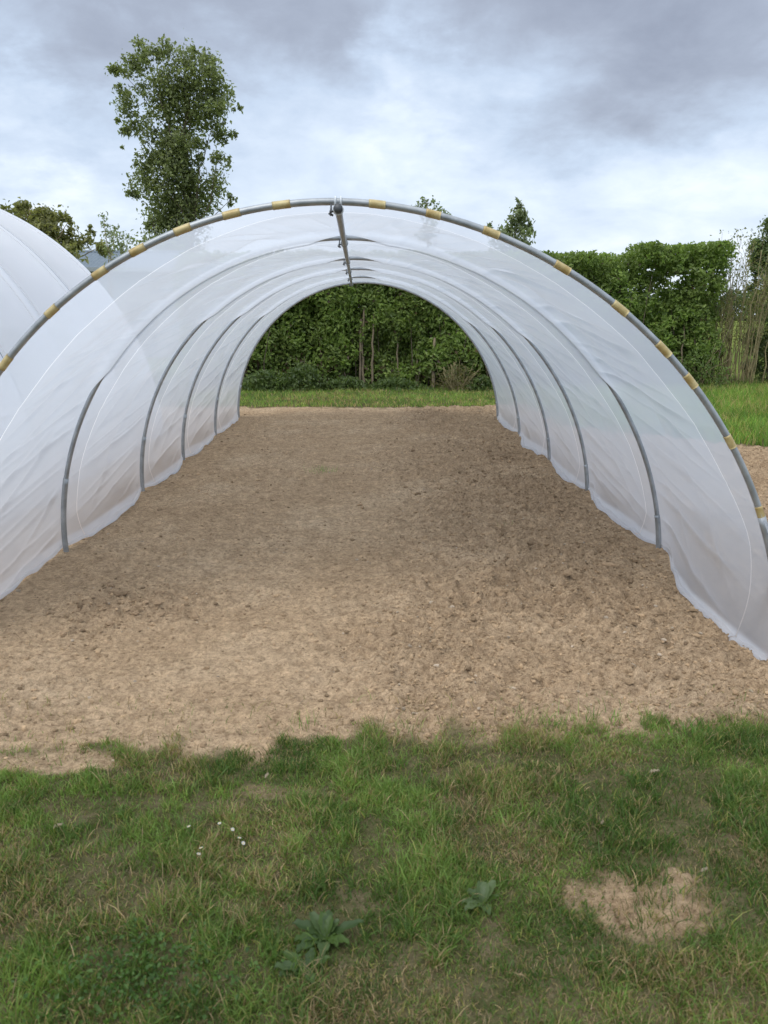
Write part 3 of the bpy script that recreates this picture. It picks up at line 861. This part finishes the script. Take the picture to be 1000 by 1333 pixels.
# hedge in two clipped bushes, the bigger one closing the far end of the tunnel
def hedge(name, label, x0, x1, yf, yb, top, bare, n, seed, stems, right_end=True, gap=0.0):
    base = np.array([(x0 + x1) / 2, (yf + yb) / 2, 0])
    root = empty(name, base, label, 'hedge')
    x = RNG.uniform(x0, x1, n * 3); t = RNG.random(n * 3); z = .05 + (top - .05) * t
    dpt = RNG.random(n * 3) ** 1.6                          # most leaves near the front face
    y = yf + dpt * (yb - yf)
    # lumpy faces and top
    front = (fbm(x * 1.3, z * 1.3, seed, 3) - .5) * .7 + (fbm(x * 4, z * 4, seed + 1, 2) - .5) * .28
    roof = top + (fbm(x * 1.1, y * 1.1, seed + 2, 3) - .5) * .40 + (fbm(x * 6, y * 6, seed + 5, 2) - .5) * .22
    endr = x1 + (fbm(z * 1.6, y * 1.3, seed + 3, 3) - .5) * .7 - .25 * sst(1.0, 0.2, z)
    lowcut = sst(bare * .35, bare * 1.25, z + (fbm(x * 2.2, y * 2, seed + 4, 3) - .5) * bare * 1.2)
    holes = sst(.34, .50, fbm(x * 2.4, z * 2.4, seed + 9, 3) + .25 * dpt)
    keep = (y > yf + front + .15) & (z < roof) & (x < endr) & (RNG.random(n * 3) < (.10 + .45 * sst(.25, .6, dpt) * (1 - lowcut) + .90 * lowcut) * (.35 + .65 * holes))
    # dig bright holes right through in the thin end
    if gap > 0:
        g = fbm(x * 5.5, z * 5.5, seed + 12, 2)
        keep &= ~((g > 1 - gap) & (z > 1.0) & (z < top - .45))
    x, y, z = x[keep][:n], y[keep][:n], z[keep][:n]
    nb_ = int(n * .35)
    if gap == 0:
        x = np.concatenate([x, RNG.uniform(x0, x1, nb_)]); y = np.concatenate([y, RNG.uniform(yb - .5, yb, nb_)]); z = np.concatenate([z, RNG.random(nb_) ** .8 * (top - .25)])
    cl = fbm(x * 2.6 + y, z * 2.6 + y * .5, seed + 20, 3)
    k = np.clip((cl - .35) / .3, 0, 1)[:, None]
    colr = pal(len(x), [(.13, .185, .05), (.20, .27, .07), (.27, .34, .10)]) * (1 - k) + pal(len(x), [(.15, .225, .05), (.23, .33, .075), (.31, .39, .115)]) * k
    brown = RNG.random(len(x)) < .02 + .16 * (1 - sst(.2, 1.0, z))
    colr[brown] = np.array([.14, .10, .055]) * RNG.uniform(.5, 1.1, (brown.sum(), 1))
    leaf_mesh(np.stack([x, y, z], 1), RNG.uniform(.04, .13, len(x)), colr, 'foliage', M_LEAF, root, .25, loc=base, face=np.array([0, -1.5, .9]))
    for (sx_, dx_, h, r, dy_) in stems:
        p0 = np.array([sx_, yf + .18 + dy_, -.05]); p1 = np.array([sx_ + dx_, yf + .30 + dy_, h])
        b = MB(); b.tube(branch(p0, p1, .02, 9) - base, np.linspace(r, r * .6, 9), 7); b.build('stem', M_STEMS, root)
    b = MB()                                               # thin inner twigs
    for _ in range(int((x1 - x0) * 14)):
        xa = RNG.uniform(x0, x1); ya = RNG.uniform(yf + .1, yb - .1)
        p0 = np.array([xa, ya, 0]); p1 = p0 + np.array([RNG.normal(0, .35), RNG.normal(0, .2), RNG.uniform(.7, top * .8)])
        b.tube(branch(p0, p1, .05, 6) - base, np.linspace(.013, .005, 6), 4)
    b.build('twigs', M_BARK, root)
    return root


xp = lambda px, D: at(px, 420, D)[0]
HS = [(xp(a, 17.9), dx_, h, r, dy_) for a, dx_, h, r, dy_ in ((468, .03, 1.5, .03, -.02), (474, .0, 1.75, .035, -.05), (486, .02, 1.6, .03, -.04), (452, -.25, 1.3, .02, 0), (440, .1, 1.2, .02, .02), (520, -.04, 1.2, .022, 0), (445, .02, 2.2, .025, .1),
      (541, .06, 1.3, .022, .08), (566, .02, 1.1, .045, -.1), (420, -.1, 1.1, .018, .12))]
hedge('hedge', 'long clipped dark green hedge with bare lower stems closing the view through the tunnel', -4.2, 5.75, 17.85, 19.3, 2.92, .42, 135000, 600, HS)
hedge('hedge', 'shorter thinner hedge length with a rounded top, next to the bare stemmed shrub', 5.72, 7.75, 17.9, 19.2, 3.12, .45, 26000, 700, [(xp(830, 18), 0, 1.6, .03, 0), (xp(890, 18), .1, 1.5, .025, 0), (xp(915, 18), -.1, 1.4, .02, 0)], gap=.36)

# low evergreen plants and dead brush at the hedge foot
def shrub(name, label, cat, px, D, w, h, n, leaf, cols, twigs, group=None, bark=None):
    c = at(px, 500, D); base = np.array([c[0], D, 0.0]); root = empty(name, base, label, cat, group)
    q = RNG.normal(size=(n, 3)) * np.array([w * .30, w * .22, 0]); z = RNG.random(n) ** 1.1 * h * np.clip(1.1 - np.abs(q[:, 0]) / w * 1.0, .2, 1)
    q[:, 2] = z + .02
    if n: leaf_mesh(q, RNG.uniform(.6, 1.3, n) * leaf, pal(n, cols), 'foliage', M_LEAF, root, .4)
    b = MB()
    for _ in range(twigs):
        p0 = np.array([RNG.normal(0, w * .10), RNG.normal(0, w * .08), -.03]); a = RNG.normal(0, .75)
        L_ = h * RNG.uniform(.6, 1.25)
        p1 = p0 + np.array([math.sin(a) * L_, RNG.normal(0, .2) * L_, abs(math.cos(a)) * L_ + .03])
        b.tube(branch(p0, p1, .06, 6), np.linspace(.010, .003, 6), 4)
    if twigs: b.build('twigs', bark or M_PALEBARK, root)
    return root


IVY = [(.08, .12, .04), (.13, .18, .06), (.18, .24, .085)]
for px, D, w, h, lab in ((345, 17.5, 1.0, .40, 'low dark evergreen clump at the hedge foot by the left film edge'), (395, 17.55, .9, .55, 'grey green leafy clump at the hedge foot left of the pale stems'),
                    (450, 17.6, .8, .28, 'low ivy clump under the pale hedge stems'), (515, 17.6, .9, .25, 'low green clump at the hedge foot in the middle of the far opening'), (628, 17.4, .5, .32, 'small green clump by the right film edge at the hedge foot')):
    shrub('ivy_clump', lab, 'plant', px, D, w, h, int(1100 * w), .09, IVY, 0, 'low clumps along the hedge foot')
shrub('dead_bush', 'half dead brownish twiggy bush in front of the hedge near the right film edge', 'bush', 595, 17.45, 1.0, .55, 700, .06, [(.18, .14, .07), (.15, .18, .06)], 60, bark=M_CANE)

# bare stemmed shrub in the gap at the right
c = at(953, 500, 18.6); base = np.array([c[0], 18.6, 0.0])
root = empty('coppiced_shrub', base, 'bare yellow brown stems of a coppiced shrub in the gap by the hedge end', 'shrub')
tips = []
for k in range(78):
    a = RNG.uniform(-1, 1); p0 = np.array([a * .42 + RNG.normal(0, .06), RNG.normal(0, .16), -.05])
    h = RNG.uniform(1.3, 3.05); p1 = np.array([p0[0] + a * .20 + RNG.normal(0, .10), p0[1] + RNG.normal(0, .2), h])
    r = RNG.uniform(.006, .017)
    pth = branch(p0, p1, .02, 9)
    b = MB(); b.tube(pth, np.linspace(r, r * .35, 9), 6)
    for _ in range(5):
        q = pth[RNG.integers(4, 9)]; e = q + np.array([RNG.normal(0, .13), RNG.normal(0, .1), RNG.uniform(.12, .4)])
        b.tube(branch(q, e, .05, 4), np.linspace(r * .3, .002, 4), 4); tips.append(e)
    b.build('stem', M_CANE, root)
tips = np.array(tips); n = 2600
w_ = RNG.integers(0, len(tips), n); pos = tips[w_] + RNG.normal(0, .10, (n, 3)); pos[:, 2] = np.clip(pos[:, 2], .1, 3.4)
leaf_mesh(pos, RNG.uniform(.03, .08, n), pal(n, [(.20, .22, .08), (.28, .27, .11), (.16, .22, .08)]), 'foliage', M_LEAF, root, .3)
shrub('low_bush', 'low green bush at the foot of the bare stemmed shrub', 'bush', 903, 18.0, 1.2, .85, 2200, .07, [(.12, .18, .05), (.20, .27, .08)], 24)

# far wood on the horizon
xs = np.linspace(-260, 420, 1500); b = []
n = 26000
x = RNG.uniform(-200, 330, n); hh = 5.5 + 3.5 * fbm(x * .05, 0 * x, 800, 4)
z = RNG.random(n) * hh; y = 230 + RNG.normal(0, 5, n)
o = leaf_mesh(np.stack([x, y, z], 1), RNG.uniform(1.0, 2.2, n), pal(n, [(.07, .10, .05), (.11, .14, .07)]), 'far_wood', M_LEAF, None, .3)
tag(o, 'distant line of trees beyond the field', 'trees', kind='stuff')

# grey roofed shed behind the neighbouring tunnel
D = 31.0
sl = at(102, 340, D); sr = at(196, 340, D)
base = np.array([(sl[0] + sr[0]) / 2, D + 2, 0]); root = empty('garden_shed', base, 'low building with a grey sheet roof seen between the two tunnels', 'shed')
W = sr[0] - sl[0] + 1.2; hz = at(130, 349, D)[2]; rz = at(130, 327, D + 2)[2]
b = MB(); b.box((0, 0, hz / 2), (W, 4.0, hz)); b.build('wall', M_SHED, root, False)
b = MB()
h1 = hz + .02; y0, y1 = -2.25, 2.25
for sg in (-1, 1):
    n_ = 30
    xs = np.linspace(-W / 2 - .2, W / 2 + .2, n_ * 4 + 1); ripple = .018 * np.sin(np.arange(len(xs)) * np.pi / 2)
    V = []
    for t in (0, 1):
        for thk in (0, .05):
            V.append(np.stack([xs, np.full_like(xs, sg * (2.25 * (1 - t))), (h1 - .08) + (rz - h1) * t + ripple + thk], 1))
    V = np.concatenate(V); m = len(xs); ii = np.arange(m - 1)
    Qr = np.concatenate([np.stack([ii + a, ii + a + 1, ii + c_ + 1, ii + c_], 1) for a, c_ in ((0, 2 * m), (m, 3 * m), (0, m))])
    b.add(V, Qr)
roof = b.build('roof', M_ROOF, root, False)
b = MB(); b.tube([(-W / 2 - .22, 0, rz - .03), (W / 2 + .22, 0, rz - .03)], .07, 8); b.build('ridge_cap', M_ROOF, roof)
b = MB(); b.box((0, -2.30, h1 - .08), (W + .4, .06, .14)); b.build('gutter', M_SHED, root, False)
for sg in (-1, 1):
    b = MB(); b.add([(sg * (W / 2 - .02), -2.0, hz), (sg * (W / 2 - .02), 2.0, hz), (sg * (W / 2 - .02), 0, rz - .1)], (), [(0, 1, 2)]); b.build('gable', M_SHED, root, False)
b = MB(); b.box((W * .22, -2.03, 1.0), (.9, .05, 2.0), bev=.01); dr = b.build('door', M_ROOF, root, False)
b = MB(); b.box((W * .22 - .35, -2.08, 1.0), (.04, .05, .14), bev=.01); b.build('handle', M_DARK, dr, False)


# ------------------------------------------------------------------ weeds and small things in the lawn
def broad_leaf(L_, W_, az, tilt, curl, col, mb, org):
    n = 9; t = np.linspace(0, 1, n)
    w = W_ * np.sin(np.pi * np.clip(t * .92 + .06, 0, 1)) ** .7 * (1 + .10 * np.sin(t * 26 + az)); w[0] = W_ * .12
    out = L_ * t * math.cos(tilt); up = L_ * (t * math.sin(tilt) - curl * t ** 2)
    rows = []
    for k in (-1, -.5, 0, .5, 1):
        lx = out; ly = k * w * .5; lz = up + abs(k) * w * .22 + .004 * np.sin(t * 20 + k * 3)
        rows.append(np.stack([lx * math.cos(az) - ly * math.sin(az), lx * math.sin(az) + ly * math.cos(az), lz], 1))
    V = np.concatenate(rows) + org; Qs = [(r * n + j, r * n + j + 1, (r + 1) * n + j + 1, (r + 1) * n + j) for r in range(4) for j in range(n - 1)]
    mb.add(V, Qs, (), col)


def rosette(px, py, label, leaves):
    g = on_ground(px, py); z = float(ground_z(np.array([g[0]]), np.array([g[1]]))[0]); base = np.array([g[0], g[1], z])
    root = empty('dock_plant', base, label, 'weed')
    for (az, L_, W_, tilt, curl, cc) in leaves:
        mb = MB(); broad_leaf(L_ * .86, W_ * .80, az, tilt + .1, curl, np.array(cc) * np.array([.74, .79, .52]), mb, np.array([0, 0, .01])); mb.build('leaf', M_LEAF, root, True, True)
    return root


g1 = (.10, .155, .075); g2 = (.15, .21, .12); g3 = (.12, .19, .06); g4 = (.20, .26, .17)
rosette(424, 1228, 'broad leaved green dock rosette low in the lawn, larger of the two', [(1.35, .105, .034, .95, .35, g1), (1.0, .085, .03, 1.05, .3, g3), (.15, .13, .038, .35, .1, g1), (2.3, .10, .04, .6, .2, g2), (2.9, .12, .045, .4, .2, g1), (1.8, .09, .035, .9, .25, g3),
        (-.6, .10, .035, .35, .2, g3), (-1.6, .11, .04, .3, .15, g2), (-2.3, .13, .045, .3, .15, g1), (3.6, .11, .04, .3, .1, g3), (.6, .08, .03, .8, .3, g2), (-1.0, .09, .03, .5, .3, g3)])
rosette(398, 1272, 'flat dark weed rosette just below the larger dock in the lawn', [(2.6, .09, .035, .3, .1, g3), (-2.6, .09, .035, .25, .1, g1), (1.2, .07, .03, .5, .2, g1), (.3, .08, .03, .3, .1, g3), (-1.2, .08, .03, .3, .15, g2), (3.4, .1, .04, .35, .1, g2)])
rosette(628, 1185, 'grey green drooping thistle like weed between the dock and the bare patch', [(1.15, .10, .034, 1.1, .4, g4), (1.7, .095, .032, 1.0, .35, g2), (.7, .11, .036, .9, .35, g4), (2.5, .09, .034, .7, .5, g2), (-2.5, .09, .034, .4, .3, g4), (-1.4, .08, .03, .35, .2, g2), (3.3, .08, .03, .4, .3, g4), (.1, .07, .026, .6, .3, g3)])

# daisies
fl = None
DA = [(246, 1079, 'white daisy furthest left and up in the small lawn group'), (286, 1075, 'white daisy highest of the small lawn group'), (303, 1083, 'white daisy just above the close pair on the right of the group'), (312, 1094, 'bright white daisy, upper of the close pair on the right'),
      (317, 1101, 'small white daisy, lower of the close pair on the right'), (262, 1107, 'white daisy, upper of the close pair at the lower left'), (259, 1115, 'white daisy, lower of the close pair at the lower left')]
for px, py, lab in DA:
    g = on_ground(px, py, .055); z = float(ground_z(np.array([g[0]]), np.array([g[1]]))[0]); base = np.array([g[0], g[1], z])
    root = empty('daisy', base, lab, 'flower', 'daisies in the lawn')
    H = .062 - z
    b = MB(); b.tube([(0.004, .003, -.01), (.002, 0, H * .5), (0, 0, H)], .0011, 5, (.10, .16, .05)); b.build('stem', M_GRASS, root, True, True)
    b = MB(); tl = RNG.uniform(-.4, .4, 2)
    for k in range(13):
        a = k * 2 * np.pi / 13; p = np.array([(.0015, -.0006, 0), (.0015, .0006, 0), (.005, .0010, .0012), (.0058, 0, .001), (.005, -.0010, .0012)])
        ca, sa = math.cos(a), math.sin(a)
        V = np.stack([p[:, 0] * ca - p[:, 1] * sa, p[:, 0] * sa + p[:, 1] * ca, p[:, 2] + H + .001], 1)
        V[:, 2] += V[:, 0] * tl[0] + V[:, 1] * tl[1]
        b.add(V, [(0, 1, 2, 4)], [(4, 2, 3)])
    b.build('petals', M_PETAL, root, False)
    b = MB(); a = np.linspace(0, np.pi, 5); b.tube(np.stack([0 * a, 0 * a, H + .001 + np.linspace(0, .0025, 5)], 1), .002 * np.cos(np.linspace(0, 1.4, 5)), 10); b.build('flower_eye', M_EYE, root)

# leafy ground cover in the lower left of the lawn
n = 900
g = on_ground(185, 1285)
x = RNG.normal(g[0], .13, n); y = RNG.normal(g[1], .075, n); z = ground_z(x, y) + RNG.uniform(.01, .055, n)
o = leaf_mesh(np.stack([x, y, z], 1), RNG.uniform(.007, .017, n), pal(n, [(.06, .12, .024), (.085, .16, .035), (.12, .20, .05)]), 'chickweed', M_LEAF, None, 1.0, aspect=.75)
tag(o, 'small round leaved green weeds spreading in the lower left lawn', 'weeds', kind='stuff')

# fallen dry leaves and stalks
DL = [(68, 1077, .05, .6, 'curled pale dry leaf on the grass near the left edge'), (845, 1012, .05, .1, 'pale dry leaf in the grass near the right edge'), (783, 1075, .03, 1.0, 'small tan leaf scrap in the middle right grass'), (575, 1210 - 130, .025, 2, 'tiny tan leaf in the grass above the grey weed'), (912, 1142, .035, .4, 'pale curled leaf on the rim of the bare patch'), (345, 1010, .035, 1.2, 'grey leaf lying where grass thins by the soil edge')]
for px, py, L_, az, lab in DL:
    g = on_ground(px, py, .03); z = float(ground_z(np.array([g[0]]), np.array([g[1]]))[0])
    b = MB(); broad_leaf(L_ * .75, L_ * .28, az, .25, .15, (.34, .28, .19), b, np.zeros(3))
    o = b.build('dry_leaf', M_DRY, None, True, True); o.location = (g[0], g[1], max(.022, z + .02)); tag(o, lab, 'leaf', 'dry leaves in the lawn')

# ------------------------------------------------------------------ sky and light
SUN_EL, SUN_AZ = math.radians(54), math.radians(-145)          # azimuth from straight ahead towards the right
w = bpy.data.worlds.new('World'); S.world = w; w.use_nodes = True
nt = w.node_tree; nt.nodes.clear()
out = nt.nodes.new('ShaderNodeOutputWorld')
sky = nd(nt, 'ShaderNodeTexSky'); sky.sky_type = 'NISHITA'; sky.sun_disc = False
sky.sun_elevation = SUN_EL; sky.sun_rotation = SUN_AZ; sky.air_density = 1.2; sky.dust_density = 2.0
b1 = nd(nt, 'ShaderNodeBackground'); b1.inputs[1].default_value = .09; nt.links.new(sky.outputs[0], b1.inputs[0])
tc = nd(nt, 'ShaderNodeTexCoord'); G = tc.outputs['Generated']
sep = nd(nt, 'ShaderNodeSeparateXYZ'); nt.links.new(G, sep.inputs[0])


def mth(op, a, b_=None, c=None):
    n = nt.nodes.new('ShaderNodeMath'); n.operation = op
    for k, v in enumerate((a, b_, c)):
        if v is None: continue
        if hasattr(v, 'is_output'): nt.links.new(v, n.inputs[k])
        else: n.inputs[k].default_value = v
    return n.outputs[0]


zz = mth('MAXIMUM', sep.outputs['Z'], 0.0)
den = mth('ADD', zz, .34)
cx_ = mth('DIVIDE', sep.outputs['X'], den); cy_ = mth('DIVIDE', sep.outputs['Y'], den)
cmb = nd(nt, 'ShaderNodeCombineXYZ'); nt.links.new(cx_, cmb.inputs[0]); nt.links.new(cy_, cmb.inputs[1])
P2 = cmb.outputs[0]
big = noise(nt, P2, 1.7, 8, .55, .2); fine = noise(nt, P2, 5.5, 9, .6, .3)
wp = nd(nt, 'ShaderNodeTexNoise'); wp.inputs['Scale'].default_value = 5.0; wp.inputs['Detail'].default_value = 6; wp.inputs['Roughness'].default_value = .6; nt.links.new(P2, wp.inputs['Vector'])
wv = nd(nt, 'ShaderNodeVectorMath', operation='MULTIPLY_ADD'); nt.links.new(wp.outputs['Color'], wv.inputs[0]); wv.inputs[1].default_value = (.22, .22, .16); wv.inputs[2].default_value = (-.11, -.11, -.08)
wg = nd(nt, 'ShaderNodeVectorMath', operation='ADD'); nt.links.new(G, wg.inputs[0]); nt.links.new(wv.outputs[0], wg.inputs[1]); GW = wg.outputs[0]


def spot(px, py, rad_px, amp, sx=1.0):
    """a soft place in the cloud deck, by direction"""
    d_ = ray(px, py); d_ = d_ / np.linalg.norm(d_)
    v = nd(nt, 'ShaderNodeVectorMath', operation='SUBTRACT'); nt.links.new(GW, v.inputs[0]); v.inputs[1].default_value = tuple(d_)
    v2 = nd(nt, 'ShaderNodeVectorMath', operation='MULTIPLY'); nt.links.new(v.outputs[0], v2.inputs[0]); v2.inputs[1].default_value = (1 / sx, 1, 1)
    l = nd(nt, 'ShaderNodeVectorMath', operation='LENGTH'); nt.links.new(v2.outputs[0], l.inputs[0])
    mr = nd(nt, 'ShaderNodeMapRange'); mr.interpolation_type = 'SMOOTHSTEP'
    mr.inputs[1].default_value = 0; mr.inputs[2].default_value = rad_px / FPX; mr.inputs[3].default_value = amp; mr.inputs[4].default_value = 0
    nt.links.new(l.outputs['Value'], mr.inputs[0]); return mr.outputs[0]


tot = mth('ADD', mth('MULTIPLY_ADD', big, .75, -.375), mth('MULTIPLY_ADD', fine, .42, -.21))
for a in ((830, 80, 230, -.20, 1.9), (960, 0, 200, -.20, 1.4), (250, 30, 190, -.19, 2.2), (40, 0, 220, -.16, 1.5), (520, -30, 160, -.14, 2.2), (525, 75, 80, .24, 1.0), (420, 150, 120, .08, 1.6), (40, 140, 60, .18, 1.6),
          (620, 160, 90, .10, 1.6), (510, 190, 70, .13, 1.6), (60, 245, 60, .16, 1.8), (860, 260, 150, .12, 2.2), (700, 175, 90, -.07, 1.6), (60, 190, 70, -.08, 1.4), (640, 240, 90, .08, 1.8)):
    tot = mth('ADD', tot, spot(*a))
# paler towards the horizon, brighter overhead and behind
hz = nd(nt, 'ShaderNodeMapRange'); hz.inputs[1].default_value = .0; hz.inputs[2].default_value = .30; hz.inputs[3].default_value = .19; hz.inputs[4].default_value = .0
nt.links.new(zz, hz.inputs[0]); tot = mth('ADD', tot, hz.outputs[0])
zen = nd(nt, 'ShaderNodeMapRange'); zen.inputs[1].default_value = .42; zen.inputs[2].default_value = .85; zen.inputs[3].default_value = 0; zen.inputs[4].default_value = .35
nt.links.new(zz, zen.inputs[0]); tot = mth('ADD', tot, zen.outputs[0])
val = mth('ADD', tot, .55)
cr = ramp(nt, val, [(.0, (.175, .195, .255)), (.28, (.275, .31, .385)), (.52, (.40, .475, .59)), (.75, (.545, .615, .715)), (1.0, (.74, .77, .83))])
mul = nd(nt, 'ShaderNodeMapRange'); mul.inputs[1].default_value = .42; mul.inputs[2].default_value = .85; mul.inputs[3].default_value = 1.0; mul.inputs[4].default_value = 1.25
nt.links.new(zz, mul.inputs[0])
b2 = nd(nt, 'ShaderNodeBackground'); nt.links.new(cr, b2.inputs[0]); nt.links.new(mul.outputs[0], b2.inputs[1])
mx = nd(nt, 'ShaderNodeMixShader'); mx.inputs[0].default_value = .92
nt.links.new(b1.outputs[0], mx.inputs[1]); nt.links.new(b2.outputs[0], mx.inputs[2]); nt.links.new(mx.outputs[0], out.inputs[0])

sl = bpy.data.lights.new('sun', 'SUN'); sl.energy = .85; sl.angle = math.radians(38); sl.color = (1, .965, .91)
so = bpy.data.objects.new('sun', sl); COL.objects.link(so)
sd = Vector((math.cos(SUN_EL) * math.sin(SUN_AZ), math.cos(SUN_EL) * math.cos(SUN_AZ), math.sin(SUN_EL)))
so.rotation_euler = (-sd).to_track_quat('-Z', 'Y').to_euler(); so.location = (6, 8, 12)

# ------------------------------------------------------------------ camera
cam = bpy.data.cameras.new('camera'); co = bpy.data.objects.new('camera', cam); COL.objects.link(co)
cam.sensor_fit = 'HORIZONTAL'; cam.sensor_width = 36; cam.lens = 36 * FPX / 1000
cam.clip_start = .05; cam.clip_end = 5000
Rm = Matrix(((RI[0], UP[0], -FW[0]), (RI[1], UP[1], -FW[1]), (RI[2], UP[2], -FW[2])))
co.matrix_world = Matrix.Translation((0, 0, EYE)) @ Rm.to_4x4()
cam.dof.use_dof = True; cam.dof.focus_distance = 8.0; cam.dof.aperture_fstop = cam.lens / 5.0
S.camera = co

S.view_settings.view_transform = 'Standard'; S.view_settings.look = 'None'
S.view_settings.exposure = 0.66; S.view_settings.gamma = 1
S.cycles.max_bounces = 10; S.cycles.transparent_max_bounces = 12; S.cycles.diffuse_bounces = 5; S.cycles.transmission_bounces = 6
S.cycles.use_denoising = True
S.cycles.sample_clamp_indirect = 6
